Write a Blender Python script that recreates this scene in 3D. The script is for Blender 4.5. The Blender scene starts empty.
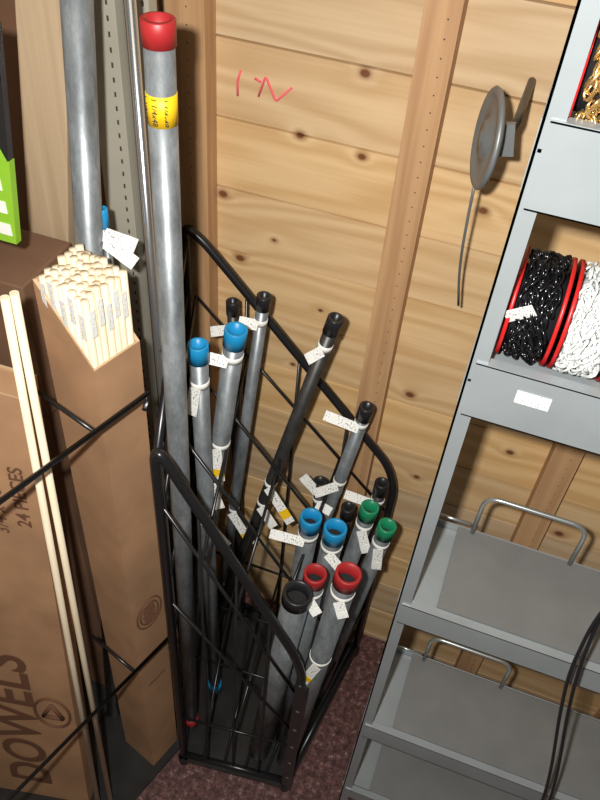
import bpy, bmesh, math, random
from mathutils import Vector, Matrix
random.seed(4)
scene=bpy.context.scene
try: scene.view_settings.view_transform='Standard'
except Exception: pass

# ---------------- materials ----------------
def new_mat(name):
    m=bpy.data.materials.new(name); m.use_nodes=True
    nt=m.node_tree; b=nt.nodes['Principled BSDF']
    return m,nt,b
def N(nt,t,**kw):
    n=nt.nodes.new(t)
    for k,v in kw.items(): setattr(n,k,v)
    return n
def ramp(nt,fac,stops):
    r=N(nt,'ShaderNodeValToRGB')
    el=r.color_ramp.elements
    while len(el)<len(stops): el.new(0.5)
    for e,(p,c) in zip(el,stops): e.position=p; e.color=(*c,1)
    nt.links.new(fac,r.inputs[0]); return r.outputs[0]
def simple(name,col,rough=.5,metal=0.0,noise=0.0,scale=30,bump=0.0,stretch=(1,1,1)):
    m,nt,b=new_mat(name)
    b.inputs['Roughness'].default_value=rough; b.inputs['Metallic'].default_value=metal
    b.inputs['Base Color'].default_value=(*col,1)
    if noise>0 or bump>0:
        tc=N(nt,'ShaderNodeTexCoord'); mp=N(nt,'ShaderNodeMapping'); mp.inputs['Scale'].default_value=stretch
        nt.links.new(tc.outputs['Object'],mp.inputs[0])
        nz=N(nt,'ShaderNodeTexNoise'); nz.inputs['Scale'].default_value=scale; nz.inputs['Detail'].default_value=6
        nt.links.new(mp.outputs[0],nz.inputs[0])
        if noise>0:
            lo=tuple(max(0,c*(1-noise)) for c in col); hi=tuple(min(1,c*(1+noise)) for c in col)
            nt.links.new(ramp(nt,nz.outputs[0],[(.3,lo),(.7,hi)]),b.inputs['Base Color'])
        if bump>0:
            bp=N(nt,'ShaderNodeBump'); bp.inputs['Strength'].default_value=bump; bp.inputs['Distance'].default_value=.003
            nt.links.new(nz.outputs[0],bp.inputs['Height']); nt.links.new(bp.outputs[0],b.inputs['Normal'])
    return m

def wood_wall():
    m,nt,b=new_mat('knotty_pine_planks')
    L=nt.links.new
    def math_(op,a,bb=None,c=None):
        n=N(nt,'ShaderNodeMath',operation=op)
        for i,v in enumerate((a,bb,c)):
            if v is None: continue
            if isinstance(v,(int,float)): n.inputs[i].default_value=v
            else: L(v,n.inputs[i])
        return n.outputs[0]
    geo=N(nt,'ShaderNodeNewGeometry'); sep=N(nt,'ShaderNodeSeparateXYZ'); L(geo.outputs['Position'],sep.inputs[0])
    X,Z=sep.outputs[0],sep.outputs[2]
    zi=math_('FLOOR',math_('DIVIDE',math_('SUBTRACT',Z,0.02),0.14))
    wn=N(nt,'ShaderNodeTexWhiteNoise',noise_dimensions='1D'); L(zi,wn.inputs['W'])
    rnd=wn.outputs['Value']
    knots=[(-.299,1.689,.0085),(-.55,1.404,.009),(-.512,1.266,.009),(-.402,1.559,.007),(-.286,1.546,.007),(-.11,1.031,.009),
           (-.44,1.33,.004),(-.33,1.19,.005),(-.06,1.50,.008),(.05,1.20,.006),(-.25,.93,.008),(.15,.62,.009),(.13,.95,.008),
           (-.05,.78,.007),(.3,.74,.01),(-.08,1.70,.006),(-.38,1.02,.005),(.4,1.2,.01),(.6,1.5,.01),(-.8,1.2,.01)]
    fall=None; core=None
    for (kx,kz,r) in knots:
        dx=math_('SUBTRACT',X,kx); dz=math_('SUBTRACT',Z,kz)
        d2=math_('ADD',math_('MULTIPLY',math_('MULTIPLY',dx,dx),.6),math_('MULTIPLY',dz,dz))
        d=math_('SQRT',d2)
        c=math_('DIVIDE',r,math_('ADD',d,.0001))
        sgn=1 if random.random()<.5 else -1
        f=math_('MULTIPLY',math_('DIVIDE',r*r*9,math_('ADD',d2,r*r*3)),sgn)
        fall=f if fall is None else math_('ADD',fall,f)
        core=c if core is None else math_('MAXIMUM',core,c)
    comb=N(nt,'ShaderNodeCombineXYZ'); L(math_('MULTIPLY',X,1.3),comb.inputs[0]); L(math_('MULTIPLY',rnd,9.0),comb.inputs[1]); L(math_('MULTIPLY',Z,9.0),comb.inputs[2])
    nz=N(nt,'ShaderNodeTexNoise'); nz.inputs['Scale'].default_value=1.0; nz.inputs['Detail'].default_value=2; L(comb.outputs[0],nz.inputs[0])
    g=math_('ADD',math_('MULTIPLY',nz.outputs[0],7.0),math_('ADD',math_('MULTIPLY',fall,.7),math_('MULTIPLY',Z,35.0)))
    grain=math_('ADD',math_('MULTIPLY',math_('SINE',math_('MULTIPLY',g,3.6)),.5),.5)
    comb2=N(nt,'ShaderNodeCombineXYZ'); L(math_('MULTIPLY',X,6),comb2.inputs[0]); L(rnd,comb2.inputs[1]); L(math_('MULTIPLY',Z,160),comb2.inputs[2])
    nf=N(nt,'ShaderNodeTexNoise'); nf.inputs['Scale'].default_value=1; nf.inputs['Detail'].default_value=3; L(comb2.outputs[0],nf.inputs[0])
    gg=math_('ADD',math_('MULTIPLY',grain,.42),math_('MULTIPLY',nf.outputs[0],.45))
    base=ramp(nt,gg,[(.15,(.77,.54,.295)),(.85,(.58,.355,.16))])
    hsv=N(nt,'ShaderNodeHueSaturation'); L(base,hsv.inputs['Color'])
    L(math_('ADD',math_('MULTIPLY',rnd,.24),.80),hsv.inputs['Value'])
    L(math_('ADD',math_('MULTIPLY',rnd,.2),.90),hsv.inputs['Saturation'])
    mx=N(nt,'ShaderNodeMix',data_type='RGBA'); 
    mr=N(nt,'ShaderNodeMapRange'); L(core,mr.inputs[0]); mr.inputs[1].default_value=.45; mr.inputs[2].default_value=1.6
    L(mr.outputs[0],mx.inputs['Factor']); L(hsv.outputs[0],mx.inputs['A']); mx.inputs['B'].default_value=(.17,.06,.02,1)
    L(mx.outputs['Result'],b.inputs['Base Color']); b.inputs['Roughness'].default_value=.55
    return m
def stud_wood(name,c1,c2,axis_scale=(60,60,2)):
    m,nt,b=new_mat(name); L=nt.links.new
    tc=N(nt,'ShaderNodeTexCoord'); mp=N(nt,'ShaderNodeMapping'); mp.inputs['Scale'].default_value=axis_scale; L(tc.outputs['Object'],mp.inputs[0])
    nz=N(nt,'ShaderNodeTexNoise'); nz.inputs['Scale'].default_value=1; nz.inputs['Detail'].default_value=5; nz.inputs['Distortion'].default_value=.6; L(mp.outputs[0],nz.inputs[0])
    L(ramp(nt,nz.outputs[0],[(.3,c1),(.7,c2)]),b.inputs['Base Color']); b.inputs['Roughness'].default_value=.6
    return m
def speckle_floor():
    m,nt,b=new_mat('red_speckled_floor'); L=nt.links.new
    geo=N(nt,'ShaderNodeNewGeometry')
    nz=N(nt,'ShaderNodeTexNoise'); nz.inputs['Scale'].default_value=60; nz.inputs['Detail'].default_value=8; nz.inputs['Roughness'].default_value=.85; L(geo.outputs['Position'],nz.inputs[0])
    L(ramp(nt,nz.outputs[0],[(.40,(.025,.010,.010)),(.51,(.11,.042,.038)),(.58,(.19,.09,.08)),(.65,(.5,.42,.38))]),b.inputs['Base Color'])
    b.inputs['Roughness'].default_value=.6; return m
def galv():
    m,nt,b=new_mat('galvanized_steel'); L=nt.links.new
    tc=N(nt,'ShaderNodeTexCoord'); mp=N(nt,'ShaderNodeMapping'); mp.inputs['Scale'].default_value=(1,1,.35); L(tc.outputs['Object'],mp.inputs[0])
    nz=N(nt,'ShaderNodeTexNoise'); nz.inputs['Scale'].default_value=26; nz.inputs['Detail'].default_value=8; nz.inputs['Roughness'].default_value=.75; L(mp.outputs[0],nz.inputs[0])
    L(ramp(nt,nz.outputs[0],[(.3,(.10,.11,.115)),(.5,(.205,.225,.235)),(.7,(.36,.39,.405))]),b.inputs['Base Color'])
    L(ramp(nt,nz.outputs[0],[(.3,(.5,.5,.5)),(.7,(.32,.32,.32))]),b.inputs['Roughness'])
    b.inputs['Metallic'].default_value=.4; return m
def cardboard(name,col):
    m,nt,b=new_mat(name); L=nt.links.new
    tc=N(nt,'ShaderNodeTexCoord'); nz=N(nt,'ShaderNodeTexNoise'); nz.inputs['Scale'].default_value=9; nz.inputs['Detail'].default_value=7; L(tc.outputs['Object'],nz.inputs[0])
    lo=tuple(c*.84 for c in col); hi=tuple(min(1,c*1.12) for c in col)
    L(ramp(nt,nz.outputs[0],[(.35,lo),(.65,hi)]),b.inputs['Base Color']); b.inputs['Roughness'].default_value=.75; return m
def tag_paper():
    m,nt,b=new_mat('printed_tag_paper'); L=nt.links.new
    uv=N(nt,'ShaderNodeTexCoord'); sp=N(nt,'ShaderNodeSeparateXYZ'); L(uv.outputs['UV'],sp.inputs[0])
    cb=N(nt,'ShaderNodeCombineXYZ')
    mm=N(nt,'ShaderNodeMath',operation='MULTIPLY'); mm.inputs[1].default_value=26; L(sp.outputs[0],mm.inputs[0])
    m2=N(nt,'ShaderNodeMath',operation='MULTIPLY'); m2.inputs[1].default_value=4; L(sp.outputs[1],m2.inputs[0])
    L(mm.outputs[0],cb.inputs[0]); L(m2.outputs[0],cb.inputs[1])
    nz=N(nt,'ShaderNodeTexNoise'); nz.inputs['Scale'].default_value=1.2; nz.inputs['Detail'].default_value=1; L(cb.outputs[0],nz.inputs[0])
    L(ramp(nt,nz.outputs[0],[(.34,(.15,.15,.15)),(.40,(.82,.82,.78))]),b.inputs['Base Color']); b.inputs['Roughness'].default_value=.6; return m
M={}
M['wall']=wood_wall()
M['stud']=stud_wood('stud_wood',(.40,.215,.10),(.56,.34,.17))
M['stud2']=stud_wood('pale_board_wood',(.42,.30,.18),(.53,.40,.26))
M['dowel']=stud_wood('dowel_wood',(.70,.56,.38),(.85,.74,.56),(20,20,3))
M['floor']=speckle_floor(); M['galv']=galv()
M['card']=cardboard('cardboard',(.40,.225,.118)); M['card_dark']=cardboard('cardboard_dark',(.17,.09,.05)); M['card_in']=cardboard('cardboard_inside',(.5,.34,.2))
M['tag']=tag_paper()
M['white']=simple('white_paper',(.8,.8,.76),.6)
M['black']=simple('black_gloss_paint',(.012,.012,.013),.28)
M['blackpipe']=simple('black_iron_pipe',(.055,.052,.05),.42,.5,.3,30)
M['cap_blue']=simple('blue_plastic',(.01,.25,.52),.4)
M['cap_red']=simple('red_plastic',(.34,.018,.02),.45)
M['cap_green']=simple('green_plastic',(.01,.22,.10),.35)
M['cap_black']=simple('black_plastic',(.015,.015,.017),.35)
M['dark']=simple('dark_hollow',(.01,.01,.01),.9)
M['shelf']=simple('grey_painted_steel',(.29,.32,.33),.35,.15,.06,12)
M['panel']=simple('grey_shelf_panel',(.18,.185,.183),.5,.1,.08,14)
M['yellow']=simple('yellow_label',(.80,.50,.01),.5)
M['ink']=simple('black_ink',(.02,.02,.02),.6)
M['boxink']=simple('brown_box_ink',(.14,.06,.03),.8)
M['red_mark']=simple('pink_marker_ink',(.85,.12,.16),.6)
M['beige']=simple('beige_metal',(.40,.38,.31),.45,.1,.05,10)
M['slot']=simple('dark_slot',(.05,.04,.03),.9)
M['shiny']=simple('bright_steel',(.55,.57,.58),.22,.9)
M['gold']=simple('brass_chain',(.80,.55,.22),.25,.85)
M['chainblack']=simple('black_chain',(.045,.045,.05),.18,.85)
M['chainwhite']=simple('white_chain',(.75,.78,.76),.3,.2)
M['reelred']=simple('red_reel_plastic',(.50,.015,.015),.35)
M['wire']=simple('wire_chrome',(.42,.45,.45),.3,.7)
M['packblack']=simple('package_black',(.012,.012,.014),.35); M['packgreen']=simple('package_green',(.25,.50,.03),.4)
M['rackbase']=simple('black_tray',(.02,.02,.02),.35,0,.4,15)
M['peg']=simple('brown_pegboard',(.16,.08,.045),.7,0,.1,10)
M['disc']=simple('grey_cast_disc',(.20,.21,.21),.45,.4,.1,20)

# ---------------- mesh builder ----------------
class B:
    def __init__(s): s.bm=bmesh.new(); s.uv=s.bm.loops.layers.uv.new('UVMap'); s.mats=[]
    def mi(s,k):
        if k not in s.mats: s.mats.append(k)
        return s.mats.index(k)
    def face(s,vs,mat,smooth=False):
        try: f=s.bm.faces.new(vs)
        except ValueError: return None
        f.material_index=s.mi(mat); f.smooth=smooth
        if len(vs)==4:
            for l,uv in zip(f.loops,[(0,0),(1,0),(1,1),(0,1)]): l[s.uv].uv=uv
        return f
    def hexa(s,b,t,mat):
        vb=[s.bm.verts.new(p) for p in b]; vt=[s.bm.verts.new(p) for p in t]
        n=len(vb)
        s.face(vb[::-1],mat); s.face(vt,mat)
        for i in range(n): s.face([vb[i],vb[(i+1)%n],vt[(i+1)%n],vt[i]],mat)
    def box(s,x0,x1,y0,y1,z0,z1,mat):
        s.hexa([(x0,y0,z0),(x1,y0,z0),(x1,y1,z0),(x0,y1,z0)],[(x0,y0,z1),(x1,y0,z1),(x1,y1,z1),(x0,y1,z1)],mat)
    def frame(s,a):
        a=a.normalized(); r=Vector((0,0,1)) if abs(a.z)<.9 else Vector((1,0,0))
        u=a.cross(r).normalized(); return u,a.cross(u).normalized()
    def lathe(s,p,a,prof,mat,seg=24,mats=None):
        p=Vector(p); a=Vector(a).normalized(); u,v=s.frame(a); rings=[]
        for (t,r) in prof:
            if r<1e-6: rings.append([s.bm.verts.new(p+a*t)])
            else: rings.append([s.bm.verts.new(p+a*t+(u*math.cos(2*math.pi*i/seg)+v*math.sin(2*math.pi*i/seg))*r) for i in range(seg)])
        for k in range(len(rings)-1):
            A,C=rings[k],rings[k+1]; mt=mats[k] if mats else mat
            for i in range(seg):
                j=(i+1)%seg
                if len(A)==1 and len(C)==1: continue
                if len(A)==1: s.face([A[0],C[i],C[j]],mt,True)
                elif len(C)==1: s.face([A[i],A[j],C[0]],mt,True)
                else: s.face([A[i],A[j],C[j],C[i]],mt,True)
    def tube(s,pts,r,mat,seg=10,closed=False):
        pts=[Vector(p) for p in pts]; n=len(pts); rings=[]; u=None
        for i,p in enumerate(pts):
            if closed: d=pts[(i+1)%n]-pts[i-1]
            else: d=(pts[min(i+1,n-1)]-pts[max(i-1,0)])
            d.normalize()
            if u is None: u,_=s.frame(d)
            u=(u-d*u.dot(d)); 
            if u.length<1e-5: u,_=s.frame(d)
            u.normalize(); v=d.cross(u)
            rings.append([s.bm.verts.new(p+(u*math.cos(2*math.pi*k/seg)+v*math.sin(2*math.pi*k/seg))*r) for k in range(seg)])
        for i in range(n if closed else n-1):
            A,C=rings[i],rings[(i+1)%n]
            for k in range(seg): s.face([A[k],A[(k+1)%seg],C[(k+1)%seg],C[k]],mat,True)
        if not closed: s.face(rings[0][::-1],mat); s.face(rings[-1],mat)
    def plate(s,c,ud,vd,w,h,th,mat,back=None):
        c=Vector(c); ud=Vector(ud).normalized(); vd=Vector(vd); vd=(vd-ud*vd.dot(ud)).normalized(); n=ud.cross(vd)
        q=[c-ud*w/2-vd*h/2,c+ud*w/2-vd*h/2,c+ud*w/2+vd*h/2,c-ud*w/2+vd*h/2]
        s.hexa([p-n*th/2 for p in q],[p+n*th/2 for p in q],mat)
    def done(s,name,bevel=0):
        bmesh.ops.recalc_face_normals(s.bm,faces=s.bm.faces)
        me=bpy.data.meshes.new(name)
        xs=[v.co for v in s.bm.verts]
        c=Vector(((min(v.x for v in xs)+max(v.x for v in xs))/2,(min(v.y for v in xs)+max(v.y for v in xs))/2,min(v.z for v in xs)))
        bmesh.ops.translate(s.bm,verts=s.bm.verts,vec=-c)
        s.bm.to_mesh(me); s.bm.free()
        for k in s.mats: me.materials.append(M[k])
        o=bpy.data.objects.new(name,me); o.location=c; scene.collection.objects.link(o)
        if bevel:
            md=o.modifiers.new('bevel','BEVEL'); md.width=bevel; md.segments=2; md.limit_method='ANGLE'
        return o
def rounded(pts,r,n=6):
    pts=[Vector(p) for p in pts]; out=[pts[0]]
    for i in range(1,len(pts)-1):
        a=(pts[i-1]-pts[i]); b=(pts[i+1]-pts[i]); rr=min(r,a.length*.45,b.length*.45)
        A=pts[i]+a.normalized()*rr; C=pts[i]+b.normalized()*rr
        for k in range(n+1):
            t=k/n; out.append(A*(1-t)**2+pts[i]*2*t*(1-t)+C*t*t)
    out.append(pts[-1]); return out
def text_on(parent,name,body,pos,xd,yd,size,mat,extr=.0003,bold=0):
    c=bpy.data.curves.new(name,'FONT'); c.body=body; c.size=size; c.extrude=extr; c.align_x='CENTER'; c.align_y='CENTER'; c.offset=bold
    o=bpy.data.objects.new(name,c); scene.collection.objects.link(o); c.materials.append(M[mat])
    xd=Vector(xd).normalized(); yd=Vector(yd); yd=(yd-xd*yd.dot(xd)).normalized(); zd=xd.cross(yd)
    mw=Matrix((xd,yd,zd)).transposed().to_4x4(); mw.translation=Vector(pos)
    bpy.context.view_layer.update()
    o.parent=parent; o.matrix_parent_inverse=parent.matrix_world.inverted(); o.matrix_basis=mw
    return o

# ---------------- room ----------------
b=B(); k=0; z=.02-.14
while z<2.6:
    z0,z1=max(z,0),z+.14
    g=.0022
    b.hexa([(-1.2,1.26,z0),(1.7,1.26,z0),(1.7,1.30,z0),(-1.2,1.30,z0)],[(-1.2,1.26,z1),(1.7,1.26,z1),(1.7,1.30,z1),(-1.2,1.30,z1)],'wall')
    b.hexa([(-1.2,1.24,z0+g),(1.7,1.24,z0+g),(1.7,1.26,z0),(-1.2,1.26,z0)],[(-1.2,1.24,z1-g),(1.7,1.24,z1-g),(1.7,1.26,z1),(-1.2,1.26,z1)],'wall')
    z+=.14
b.done('wall_back')
b=B(); b.box(-1.2,1.7,-1.2,1.30,-.05,0,'floor'); b.done('floor')
b=B(); b.box(-1.26,-1.2,-1.2,1.30,0,2.62,'stud2'); b.done('wall_left')
for i,(x0,x1) in enumerate([(-.632,-.562),(-.214,-.158),(.205,.262),(.62,.68)]):
    b=B(); b.box(x0,x1,1.195,1.24,0,2.6,'stud')
    zz=.1
    while zz<2.3:
        b.lathe((x0+.038,1.1955,zz),(0,-1,0),[(0,.0021),(.0006,.0018),(.0006,0)],'slot',8); zz+=.028
    b.done('trim_%d'%(i+1),.002)
# marker writing
b=B()
def st(pts): b.tube(rounded([(x,1.2385,z) for x,z in pts],.006,3),.0020,'red_mark',6)
st([(-.516,1.650),(-.522,1.63),(-.521,1.605)])
st([(-.490,1.642),(-.478,1.638)])
st([(-.482,1.612),(-.470,1.650),(-.450,1.610),(-.422,1.640)])
b.done('marker_writing')

# ---------------- pipes ----------------
def pipe(name,base,top,r,mat,cap,capL=.035,tags=(),basecap=None,label=False):
    b=B(); P0=Vector(base); T=Vector(top); a=(T-P0).normalized(); Ln=(T-P0).length
    w=max(.003,r*.14)
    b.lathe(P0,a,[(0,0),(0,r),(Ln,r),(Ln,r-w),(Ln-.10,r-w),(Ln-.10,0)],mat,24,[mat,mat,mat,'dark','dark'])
    if cap:
        cr=r+.0018
        b.lathe(T-a*capL,a,[(0,r),(0,cr),(capL+.001,cr),(capL+.002,cr-.001),(capL+.002,r-w-.001),(capL-.03,r-w-.001)],cap,24)
    if basecap: b.lathe(P0,a,[(0,r),(0,r+.002),(.04,r+.002),(.04,r)],basecap,24)
    if label:
        b.lathe(T-a*.115,a,[(0,r),(0,r+.0006),(.037,r+.0006),(.037,r)],'yellow',24)
    for (dist,dx,dz,ln) in tags:
        c=T-a*dist; ln*=1.25
        d=Vector((dx,-.12,dz)).normalized(); nrm=Vector((.1,-.7,.7)); vd=nrm.cross(d).normalized()
        start=c+Vector((0,-(r+.003),0))
        b.lathe(c-a*.007,a,[(0,r),(0,r+.0008),(.014,r+.0008),(.014,r)],'white',24)
        b.plate(start+d*(ln/2),d,vd,ln,.021,.0008,'tag')
        b.plate(start+d*(ln*.75)+nrm.normalized()*.0007,d,vd,ln*.22,.0215,.0006,'yellow' if random.random()<.3 else 'white')
    return b.done(name)
G='galv'; K='blackpipe'
pA=pipe('galvanized_pipe',(-.445,.783,.05),(-.422,.781,1.888),.0178,G,'cap_red',.026,basecap='cap_red',label=True)
for i,(off) in enumerate([-.0115,0,.0115]):
    text_on(pA,'label_text_%d'%(i+1),'1 1/4x48',(-.4235+off,.7625 if off==0 else .7668,1.792),(0,0,-1),(1,0,0),.0095,'ink')
pipe('galvanized_pipe',(-.665,.745,.013),(-.562,.87,2.05),.020,G,'cap_blue')
pipe('steel_conduit',(-.526,.905,.0),(-.526,.905,2.1),.0075,'shiny',None)
pipe('steel_conduit',(-.560,.865,.0),(-.575,.860,1.572),.007,G,'cap_blue',.03,[(.035,1,0,.05),(.045,.9,-.35,.05)])
pipe('galvanized_pipe',(-.424,.894,.05),(-.443,.894,1.33),.0165,G,'cap_blue',.035,[(.085,-.1,-1,.05),(.46,.7,-.6,.065)],basecap='cap_blue')
pipe('galvanized_pipe',(-.526,.944,.05),(-.395,.944,1.341),.0185,G,'cap_blue',.035,[(.06,-1,.05,.06),(.30,.15,-1,.065),(.42,.4,-1,.05)])
pipe('black_iron_pipe',(-.445,1.127,.05),(-.480,1.127,1.244),.0115,K,'cap_black',.03,[(.06,-.8,-.3,.035)])
pipe('galvanized_pipe',(-.503,1.091,.05),(-.401,1.091,1.308),.0125,G,'cap_black',.03,[(.06,-1,0,.03),(.68,.7,-1,.085)])
pipe('black_iron_pipe',(-.506,1.055,.05),(-.251,1.055,1.333),.0135,K,'cap_black',.035,[(.07,-.5,-.5,.03),(.52,.75,-1,.085),(.60,.7,-.9,.05)])
pipe('galvanized_pipe',(-.306,1.10,.05),(-.175,1.10,1.098),.014,G,'cap_black',.035,[(.05,-1,.25,.06),(.25,-.6,-.5,.05)])
pipe('black_iron_pipe',(-.205,1.10,.05),(-.250,1.10,.826),.0145,K,'cap_black',.035,[(.06,1,-.2,.03),(.02,-.5,.7,.05)])
pipe('black_iron_pipe',(-.134,1.135,.05),(-.116,1.135,.845),.015,K,'cap_black',.035,[(.06,-1,.2,.06)])
pipe('black_iron_pipe',(-.161,1.075,.05),(-.172,1.075,.80),.0145,K,'cap_black',.035)
pipe('galvanized_pipe',(-.258,.960,.05),(-.226,.957,.883),.0215,G,'cap_blue',.038,[(.06,-1,.05,.06)])
pipe('galvanized_pipe',(-.200,.935,.05),(-.168,.938,.90),.0225,G,'cap_blue',.038,[(.06,.6,-.5,.05)])
pipe('galvanized_pipe',(-.192,1.016,.05),(-.117,1.014,.903),.018,G,'cap_green',.035,[(.06,.3,-.8,.05)])
pipe('galvanized_pipe',(-.148,.990,.05),(-.071,.990,.893),.018,G,'cap_green',.035,[(.06,.1,-1,.05)])
pipe('galvanized_pipe',(-.245,.780,.05),(-.191,.780,.879),.0275,G,'cap_black',.03)
pipe('galvanized_pipe',(-.195,.835,.05),(-.173,.830,.885),.0215,G,'cap_red',.03,[(.06,.3,-.3,.03)])
pipe('galvanized_pipe',(-.170,.785,.05),(-.104,.790,.985),.023,G,'cap_red',.033,[(.06,.2,-.4,.03),(.33,-.3,-1,.06)])

# ---------------- pipe rack ----------------
b=B()
YB=1.17
fl=(-.428,.70); fr=(-.150,.735); bl=(-.600,YB); br=(-.090,YB)
def fy(x): return .70+(x+.428)*(.035/.278)
hf=[(fl[0],fl[1],0),(fl[0],fl[1],1.29),(-.172,fy(-.172),.735),(fr[0],fr[1],.66),(fr[0],fr[1],0)]
hb=[(bl[0],YB,0),(bl[0],YB,1.36),(-.56,YB,1.335),(-.115,YB,.87),(br[0],YB,.80),(br[0],YB,0)]
b.tube(rounded(hf,.05),.0095,'black',12); b.tube(rounded(hb,.06),.0095,'black',12)
def top_pt(s,w):
    x=-.428+(-.157+.428)*s
    F=Vector((x,fy(x),1.28+(.70-1.28)*s)); K_=Vector((-.590+(-.10+.590)*s,YB,1.345+(.85-1.345)*s))
    return F*(1-w)+K_*w
dz=Vector((0,0,-.14))
for w in (.0,.33,.66,1.0): b.tube([top_pt(0.02,w)+dz,top_pt(1,w)+dz],.0034,'black',8)
for s in (.02,.26,.5,.74,.98): b.tube([top_pt(s,0)+dz,top_pt(s,1)+dz],.0034,'black',8)
for zl in (.28,):
    for w in (0,.33,.66,1): 
        b.tube([Vector((*fl,zl)).lerp(Vector((*bl,zl)),w),Vector((*fr,zl)).lerp(Vector((*br,zl)),w)],.0034,'black',8)
    for s in (0,.25,.5,.75,1):
        b.tube([Vector((*fl,zl)).lerp(Vector((*fr,zl)),s),Vector((*bl,zl)).lerp(Vector((*br,zl)),s)],.0034,'black',8)
for s in (.25,.5,.75):
    p=top_pt(s,0); b.tube([(p.x,p.y,.03),p],.0032,'black',8)
    p=top_pt(s,1); b.tube([(p.x,YB,.03),p],.0032,'black',8)
b.tube([top_pt(0,0)+Vector((0,0,-.45)),top_pt(1,0)+Vector((0,0,-.33))],.0032,'black',8)
F0,B0=Vector((*fl,0)),Vector((*bl,0))
for zl in (.25,.45,.65,.85,1.05,1.2):
    zz=Vector((0,0,zl)); b.tube([F0+zz,B0+zz],.0034,'black',8)
for w in (.33,.66):
    p=F0.lerp(B0,w); b.tube([p+Vector((0,0,.03)),p+Vector((0,0,1.27))],.0034,'black',8)
b.tube([F0+Vector((0,0,1.24)),B0+Vector((0,0,1.33))],.007,'black',10)
b.tube([(*fr,.60),(*br,.72)],.0034,'black',8)
b.hexa([(fl[0]-.01,fl[1]-.01,.015),(-.14,.725,.015),(-.08,1.18,.015),(-.61,1.18,.015)],[(fl[0]-.01,fl[1]-.01,.03),(-.14,.725,.03),(-.08,1.18,.03),(-.61,1.18,.03)],'rackbase')
for A,C in ((fl,fr),(fr,br),(br,bl),(bl,fl)):
    b.tube([(A[0],A[1],.045),(C[0],C[1],.045)],.009,'black',10)
for s in (.2,.4,.6,.8): b.tube([Vector((*fl,.048)).lerp(Vector((*fr,.048)),s),Vector((*bl,.048)).lerp(Vector((*br,.048)),s)],.004,'black',8)
b.box(-.158,-.132,.724,.730,.02,.62,'black')
for zz in (.1,.2,.3,.4,.5): b.lathe((-.145,.7238,zz),(0,-1,0),[(0,.005),(.001,.004),(.001,0)],'shiny',10)
for (x,y) in (fl,fr,bl,br): b.lathe((x,y,0),(0,0,1),[(0,0),(0,.014),(.03,.014),(.03,0)],'cap_black',12)
b.done('pipe_rack')

# ---------------- dowel boxes ----------------
def up(p,z): return Vector((p[0],p[1],z))
def dowel_box(name,N0,u,v,lu,lv,zb,zn,zl,shift,fill):
    b=B(); N0=Vector((N0[0],N0[1],0)); sh=Vector((shift[0],shift[1],0))
    C=[N0,N0+u*lu,N0+u*lu+v*lv,N0+v*lv]; zt=[zn,zn,zl,zl]; t=.004
    inn=[N0+u*t+v*t,N0+u*(lu-t)+v*t,N0+u*(lu-t)+v*(lv-t),N0+u*t+v*(lv-t)]
    ob=[b.bm.verts.new(up(c+sh,zb)) for c in C]; ot=[b.bm.verts.new(up(c,z)) for c,z in zip(C,zt)]
    dpt=.35 if fill else .004
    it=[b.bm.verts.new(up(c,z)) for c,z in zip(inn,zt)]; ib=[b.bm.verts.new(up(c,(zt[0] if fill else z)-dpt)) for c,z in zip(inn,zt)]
    b.face(ob[::-1],'card')
    for i in range(4):
        j=(i+1)%4
        b.face([ob[i],ob[j],ot[j],ot[i]],'card'); b.face([ot[i],ot[j],it[j],it[i]],'card_in'); b.face([it[i],it[j],ib[j],ib[i]],'card_in')
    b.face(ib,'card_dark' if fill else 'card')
    if fill:
        nu,nv=7,8
        for i in range(nu):
            for j in range(nv):
                fu=(i+.5)/nu; fv=(j+.5)/nv
                p=N0+u*(t+.001+(lu-2*t-.002)*fu)+v*(t+.001+(lv-2*t-.002)*fv)
                top=zl+.008+.012*fu+random.uniform(-.005,.005)
                b.lathe(up(p,zn-.3),(random.uniform(-.004,.004),random.uniform(-.004,.004),1),[(0,.0062),(top-(zn-.3),.0062),(top-(zn-.3),0)],'dowel',10)
    return b.done(name)
u=Vector((.3,.954,0)).normalized(); v=Vector((-.954,.3,0)).normalized()
bx1=dowel_box('dowel_carton',(-.507,.688),u,v,.09,.105,0.012,1.42,1.53,(.012,-.035),True)
b=B(); C0=Vector((-.507,.688,0))
for (kk,zz) in ((.9,1.50),(2.1,1.512),(3.2,1.495),(4.3,1.51),(5.4,1.50)):
    q=up(C0+u*(.090*(kk/7))+v*.0035,zz); b.plate(q+Vector((.954,-.3,0))*.0035,(0,0,1),u,.045,.009,.0006,'tag')
for (kk,zz) in ((.8,1.495),(2.2,1.515),(3.7,1.50),(5.2,1.52),(6.6,1.51)):
    q=up(C0+v*(.105*(kk/8))+u*.0035,zz); b.plate(q-u*.0035,(0,0,1),v,.045,.009,.0006,'tag')
o=b.done('price_stickers'); o.parent=bx1; bpy.context.view_layer.update(); o.matrix_parent_inverse=bx1.matrix_world.inverted()
fn=Vector((.954,-.3,0))
sc=Vector((-.507,.688,0))+Vector((.012,-.035,0))*.49+u*.045+fn*.0022; sc.z=.72
upv1=Vector((-.012,.035,1.4)).normalized()
b=B()
for rr in (.034,.025): b.tube([sc+(u*math.cos(a)+upv1*1.4*math.sin(a))*rr for a in [i*math.pi/12 for i in range(24)]],.0016,'boxink',4,True)
for i in range(-3,4): b.plate(sc+upv1*i*.009,u,upv1,.034-abs(i)*.003,.0035,.002,'boxink')
b.plate(sc-upv1*.28,u,upv1,.05,.004,.002,'boxink')
o=b.done('stamp'); o.parent=bx1; o.matrix_parent_inverse=bx1.matrix_world.inverted()
N2=(-.60,.635); u2=Vector((-.2,.98,0)).normalized(); v2=Vector((-.98,-.2,0)).normalized(); SH=Vector((-.005,-.125,0))
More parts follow.
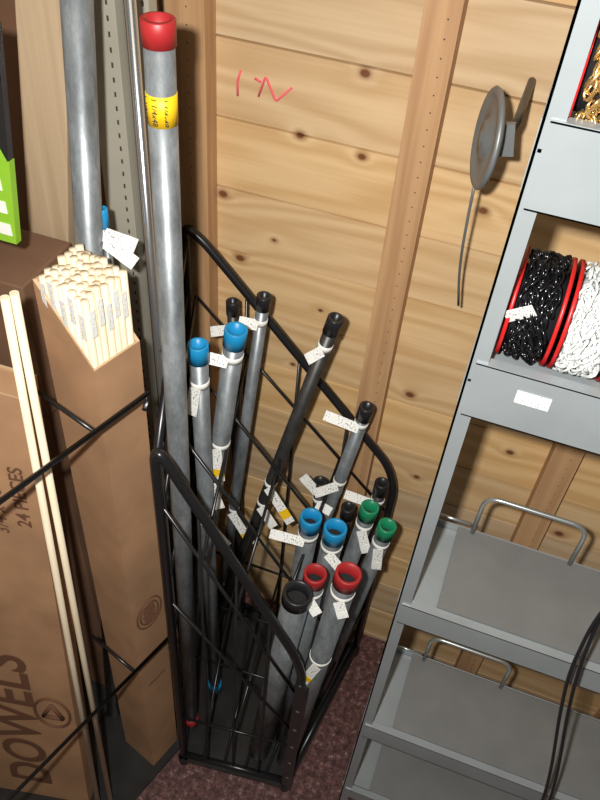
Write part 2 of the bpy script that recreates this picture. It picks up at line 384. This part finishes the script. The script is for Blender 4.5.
bx2=dowel_box('dowel_carton',N2,u2,v2,.055,.36,0.012,1.373,1.44,SH,False)
upv2=Vector((-SH.x,-SH.y,1.373)).normalized()
def on2(fv,z):
    s=1-z/1.373; return Vector((N2[0],N2[1],0))+v2*fv+SH*s-u2*.003+Vector((0,0,z))
text_on(bx2,'title_text','DOWELS',on2(.135,.38),upv2,v2,.145,'boxink',bold=.0025)
text_on(bx2,'count_text','24 PIECES',on2(.030,1.16),upv2,v2,.034,'boxink',bold=.0005)
text_on(bx2,'size_text','3/4 x 48',on2(.072,1.12),upv2,v2,.034,'boxink')
b=B()
c0=on2(.050,.46)
T=[c0+(-v2)*math.cos(a)*.026+upv2*math.sin(a)*.036 for a in (math.pi/2,math.pi*7/6,-math.pi/6)]
for i in range(3): b.tube([T[i],T[(i+1)%3]],.005,'boxink',6)
b.tube([c0+(-v2)*math.cos(a)*.040+upv2*math.sin(a)*.060 for a in [i*math.pi/12 for i in range(24)]],.003,'boxink',6,True)
o=b.done('logo'); o.parent=bx2; bpy.context.view_layer.update(); o.matrix_parent_inverse=bx2.matrix_world.inverted()
b=B(); b.tube([(-.568,.500,0.014),(-.553,.60,1.60)],.0058,'dowel',12); b.done('wooden_dowel')
b=B(); b.tube([(-.553,.530,0.014),(-.548,.612,1.60)],.0058,'dowel',12); b.done('wooden_dowel')
# wire fence rack in front of and under the cartons
b=B()
def fp(t,z): return Vector((-.452,.722,0))+u*t+Vector((0,0,z))
for z in (1.36,.62): b.tube([fp(-.9,z),fp(0.012,z),Vector((-.44,.703,z-.005))],.0042,'black',8)
for (t,z) in ((-.095,1.36),(-.10,.62)): b.tube([fp(t,z),fp(t,z)+v*.13],.0036,'black',8)
b.tube([fp(-.9,0),fp(-.9,1.37)],.0055,'black',8)
A=[fp(-.9,0),fp(0,0),Vector((-.53,.86,0)),Vector((-1.1,.86,0)),Vector((-1.1,-.1,0))]
b.hexa([p for p in A],[p+Vector((0,0,.012)) for p in A],'rackbase')
b.done('carton_display_rack')
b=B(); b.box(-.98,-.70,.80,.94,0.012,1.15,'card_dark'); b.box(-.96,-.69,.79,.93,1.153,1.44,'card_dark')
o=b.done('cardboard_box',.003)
text_on(o,'side_text','TABLES',(-.725,.788,1.30),(0,0,-1),(1,0,0),.05,'ink')
b=B(); 
def pk(z0,z1,d,mat):
    r0=-.642+(z0-1.57)*.13; r1=-.642+(z1-1.57)*.13
    b.hexa([(-.80,.745-d,z0),(r0+d,.745-d,z0),(r0+d,.755,z0),(-.80,.755,z0)],[(-.80,.745-d,z1),(r1+d,.745-d,z1),(r1+d,.755,z1),(-.80,.755,z1)],mat)
pk(1.56,1.86,0,'packblack'); pk(1.562,1.69,.0012,'packgreen')
b.plate((-.657,.7432,1.695),(1,0,.45),(0,0,1),.05,.03,.001,'packgreen')
for zz in (1.575,1.61,1.645): b.box(-.664,-.645,.7425,.7437,zz,zz+.018,'white')
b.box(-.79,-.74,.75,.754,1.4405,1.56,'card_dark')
b.done('packaged_product')
b=B(); b.hexa([(-1.0,.955,0),(-.925,.955,0),(-.925,.985,0),(-1.0,.985,0)],[(-.70,.955,2.05),(-.62,.955,2.05),(-.62,.985,2.05),(-.70,.985,2.05)],'stud2'); b.done('pine_board',.002)
def upright(name,x0,x1,y,mat,n):
    b=B(); b.box(x0,x1,y,y+.025,0,2.2,mat)
    zz=.9
    while zz<2.15:
        for x in ([x0+(x1-x0)*.75] if n==1 else [x0+(x1-x0)*.3,x0+(x1-x0)*.7]): b.box(x-.0018,x+.0018,y-.0006,y+.001,zz,zz+.008,'slot')
        zz+=.022
    b.done(name,.001)
upright('slotted_shelf_upright',-.665,-.612,1.01,'beige',1)
upright('slotted_shelf_upright',-.606,-.570,1.03,'beige',1)
b=B(); b.box(-1.19,-.60,1.10,1.115,0,2.2,'peg'); b.done('pegboard_panel')

# ---------------- metal shelf unit ----------------
b=B(); X0,X1,Y0,Y1=-.005,.95,.75,.95
def angle_post(x,y,sx,sy):
    w=.022; t=.003
    xa,xb=(x,x+w*sx) if sx>0 else (x+w*sx,x)
    ya,yb=(y,y+t*sy) if sy>0 else (y+t*sy,y)
    b.box(min(xa,xb),max(xa,xb),min(ya,yb),max(ya,yb),0,2.45,'shelf')
    xa,xb=sorted((x,x+t*sx)); ya,yb=sorted((y,y+w*sy)); b.box(xa,xb,ya,yb,0,2.45,'shelf')
angle_post(X0,Y0,1,1); angle_post(X0,Y1,1,-1); angle_post(X1,Y0,-1,1); angle_post(X1,Y1,-1,-1)
def shelf(z,h,pan=None,lip=.0):
    b.box(X0+.008,X1-.004,Y0-.003,Y0+.0005,z-h,z,'shelf')
    b.box(X0+.008,X1-.004,Y0-.003,Y0+.012,z-.002,z+.001,'shelf')
    b.box(X0+.008,X1-.004,Y0-.003,Y0+.012,z-h,z-h+.002,'shelf')
    b.box(X0+.004,X1-.004,Y1-.001,Y1+.002,z-h,z,'shelf')
    b.box(X0-.001,X0+.002,Y0,Y1,z-h*.8,z,'shelf'); b.box(X1-.002,X1+.001,Y0,Y1,z-h*.8,z,'shelf')
    if pan: 
        b.box(X0+.006,X1-.006,Y0+.02,Y1-.002,z-.02,z-.016,'shelf')
        b.box(X0+.066,X1-.05,Y0+.012,Y1-.006,z-.004,z+.006,'panel')
    else: b.box(X0+.004,X1-.004,Y0,Y1,z-.034,z-.030,'shelf')
shelf(1.885,.095); shelf(1.578,.09); shelf(1.015,.06,True); shelf(.51,.06,True); shelf(.12,.05,True)
for z in (1.015,.51):
    b.tube(rounded([(X0+.012,Y0+.01,z),(X0+.012,Y0+.01,z+.03),(X0+.012,Y1-.01,z+.03),(X0+.012,Y1-.01,z)],.01),.003,'wire',8)
    b.tube([(X0+.012,Y1-.012,z+.03),(X0+.085,Y1-.012,z+.03)],.003,'wire',8)
    for xx in (.088,.50):
        b.tube(rounded([(xx,Y1-.01,z-.01),(xx,Y1-.01,z+.115),(xx+.18,Y1-.01,z+.115),(xx+.18,Y1-.01,z-.01)],.03),.0042,'wire',10)
b.plate((.081,.7462,1.545),(1,0,0),(0,0,1),.042,.020,.0008,'tag'); b.plate((.081,.7458,1.549),(1,0,0),(0,0,1),.038,.008,.0006,'white')
b.done('metal_shelf_unit')

def reel(name,x0,x1,y,zc,R,chain,n):
    b=B()
    for x,dx in ((x0,1),(x1,-1)):
        b.lathe((x,y,zc),(dx,0,0),[(0,0),(0,R-.004),(-.0015,R-.003),(-.0015,R),(.003,R),(.003,R-.004),(.0015,R-.005),(.0015,0)],'reelred',40,
                ['cap_black','reelred','reelred','reelred','reelred','reelred','cap_black'])
    b.lathe((x0,y,zc),(1,0,0),[(0,0),(0,R*.70),(x1-x0,R*.70),(x1-x0,0)],'cap_black' if chain!='chainwhite' else 'chainwhite',30)
    for i in range(n):
        th=random.uniform(0,2*math.pi); rr=R*random.uniform(.76,.94); xx=random.uniform(x0+.010,x1-.010)
        c=Vector((xx,y+rr*math.cos(th),zc+rr*math.sin(th)))
        t=Vector((random.uniform(-.8,.8),-math.sin(th),math.cos(th))).normalized()
        nn=Vector((random.uniform(-1,1),math.cos(th),math.sin(th))); nn=(nn-t*nn.dot(t)).normalized()
        b.tube([c+t*math.cos(a)*.0105+nn*math.sin(a)*.0060 for a in [j*math.pi/5 for j in range(10)]],.0016,chain,6,True)
    return b.done(name)
reel('chain_reel',.022,.080,.835,1.578-.030+.070,.069,'chainblack',300)
reel('chain_reel',.088,.150,.835,1.578-.030+.070,.069,'chainwhite',300)
reel('chain_reel',.016,.086,.813,1.885-.030+.064,.063,'gold',300)
b=B(); b.plate((.034,.770,1.648),(1,.1,.6),(0,-.3,1),.034,.022,.0008,'tag'); b.done('paper_tag')
b=B()
for o_ in (0,.012):
    pts=[(.33,.69,2.3),(.285,.69,1.40),(.262+o_*.3,.69,1.25),(.275+o_,.69,1.08),(.30+o_,.69,.95),(.345+o_,.69,.75),(.372+o_,.69,.60),(.385+o_,.69,.40),(.40+o_,.69,.02)]
    b.tube(rounded(pts,.08),.0030,'cap_black',8)
b.done('black_cable')
# wall disc with hanging cable
b=B(); c=Vector((-.074,1.05,1.714)); ax=Vector((-.95,-.30,.05)).normalized()
b.lathe(c-ax*.010,ax,[(0,0),(0,.060),(.004,.067),(.008,.069),(.011,.066),(.011,.059),(.008,.056),(.008,.028),(.014,.024),(.014,.012),(.017,.010),(.017,0)],'disc',40)
b.tube(rounded([c-ax*.008,c+Vector((.025,.0,.005)),c+Vector((.035,.02,.02)),c+Vector((.035,.18,.02))],.02),.006,'cap_black',10)
b.plate(c+Vector((.030,0,.006)),(1,0,.2),(0,0,1),.02,.045,.010,'disc')
b.tube(rounded([c+Vector((.002,-.005,-.06)),c+Vector((.004,0,-.12)),c+Vector((.006,.02,-.19)),c+Vector((.010,.05,-.26)),c+Vector((.02,.08,-.34))],.1),.0022,'disc',8)
b.done('cable_reel_disc')

# ---------------- lights ----------------
w=bpy.data.worlds.new('world'); scene.world=w; w.use_nodes=True
w.node_tree.nodes['Background'].inputs[0].default_value=(1,.95,.88,1); w.node_tree.nodes['Background'].inputs[1].default_value=.09
def area(name,loc,target,size,e,col):
    l=bpy.data.lights.new(name,'AREA'); l.size=size; l.energy=e; l.color=col
    o=bpy.data.objects.new(name,l); scene.collection.objects.link(o); o.location=loc
    o.rotation_euler=(Vector(target)-Vector(loc)).to_track_quat('-Z','Y').to_euler()
area('camera_flash',(-.07,-.02,2.24),(-.15,1.0,.85),.03,25,(1,.98,.945))
area('ceiling_lamp',(.1,-.3,3.3),(-.1,.8,.8),1.2,6,(1,.86,.68))

# ---------------- camera ----------------
P=math.radians(44.87); YAW=math.radians(16); roll=math.atan2(75,780)
cam=bpy.data.cameras.new('camera'); co=bpy.data.objects.new('camera',cam); scene.collection.objects.link(co); scene.camera=co
f=Vector((-math.sin(YAW)*math.cos(P),math.cos(YAW)*math.cos(P),-math.sin(P)))
rt=Vector((math.cos(YAW),math.sin(YAW),0)); upv=rt.cross(f)
c_,s_=math.cos(roll),math.sin(roll)
R_=rt*c_+upv*s_; U_=upv*c_-rt*s_
co.rotation_euler=Matrix((R_,U_,-f)).transposed().to_euler(); co.location=(0,0,2.2)
cam.sensor_fit='VERTICAL'; cam.sensor_height=36; cam.lens=36*780/800; cam.clip_start=.01
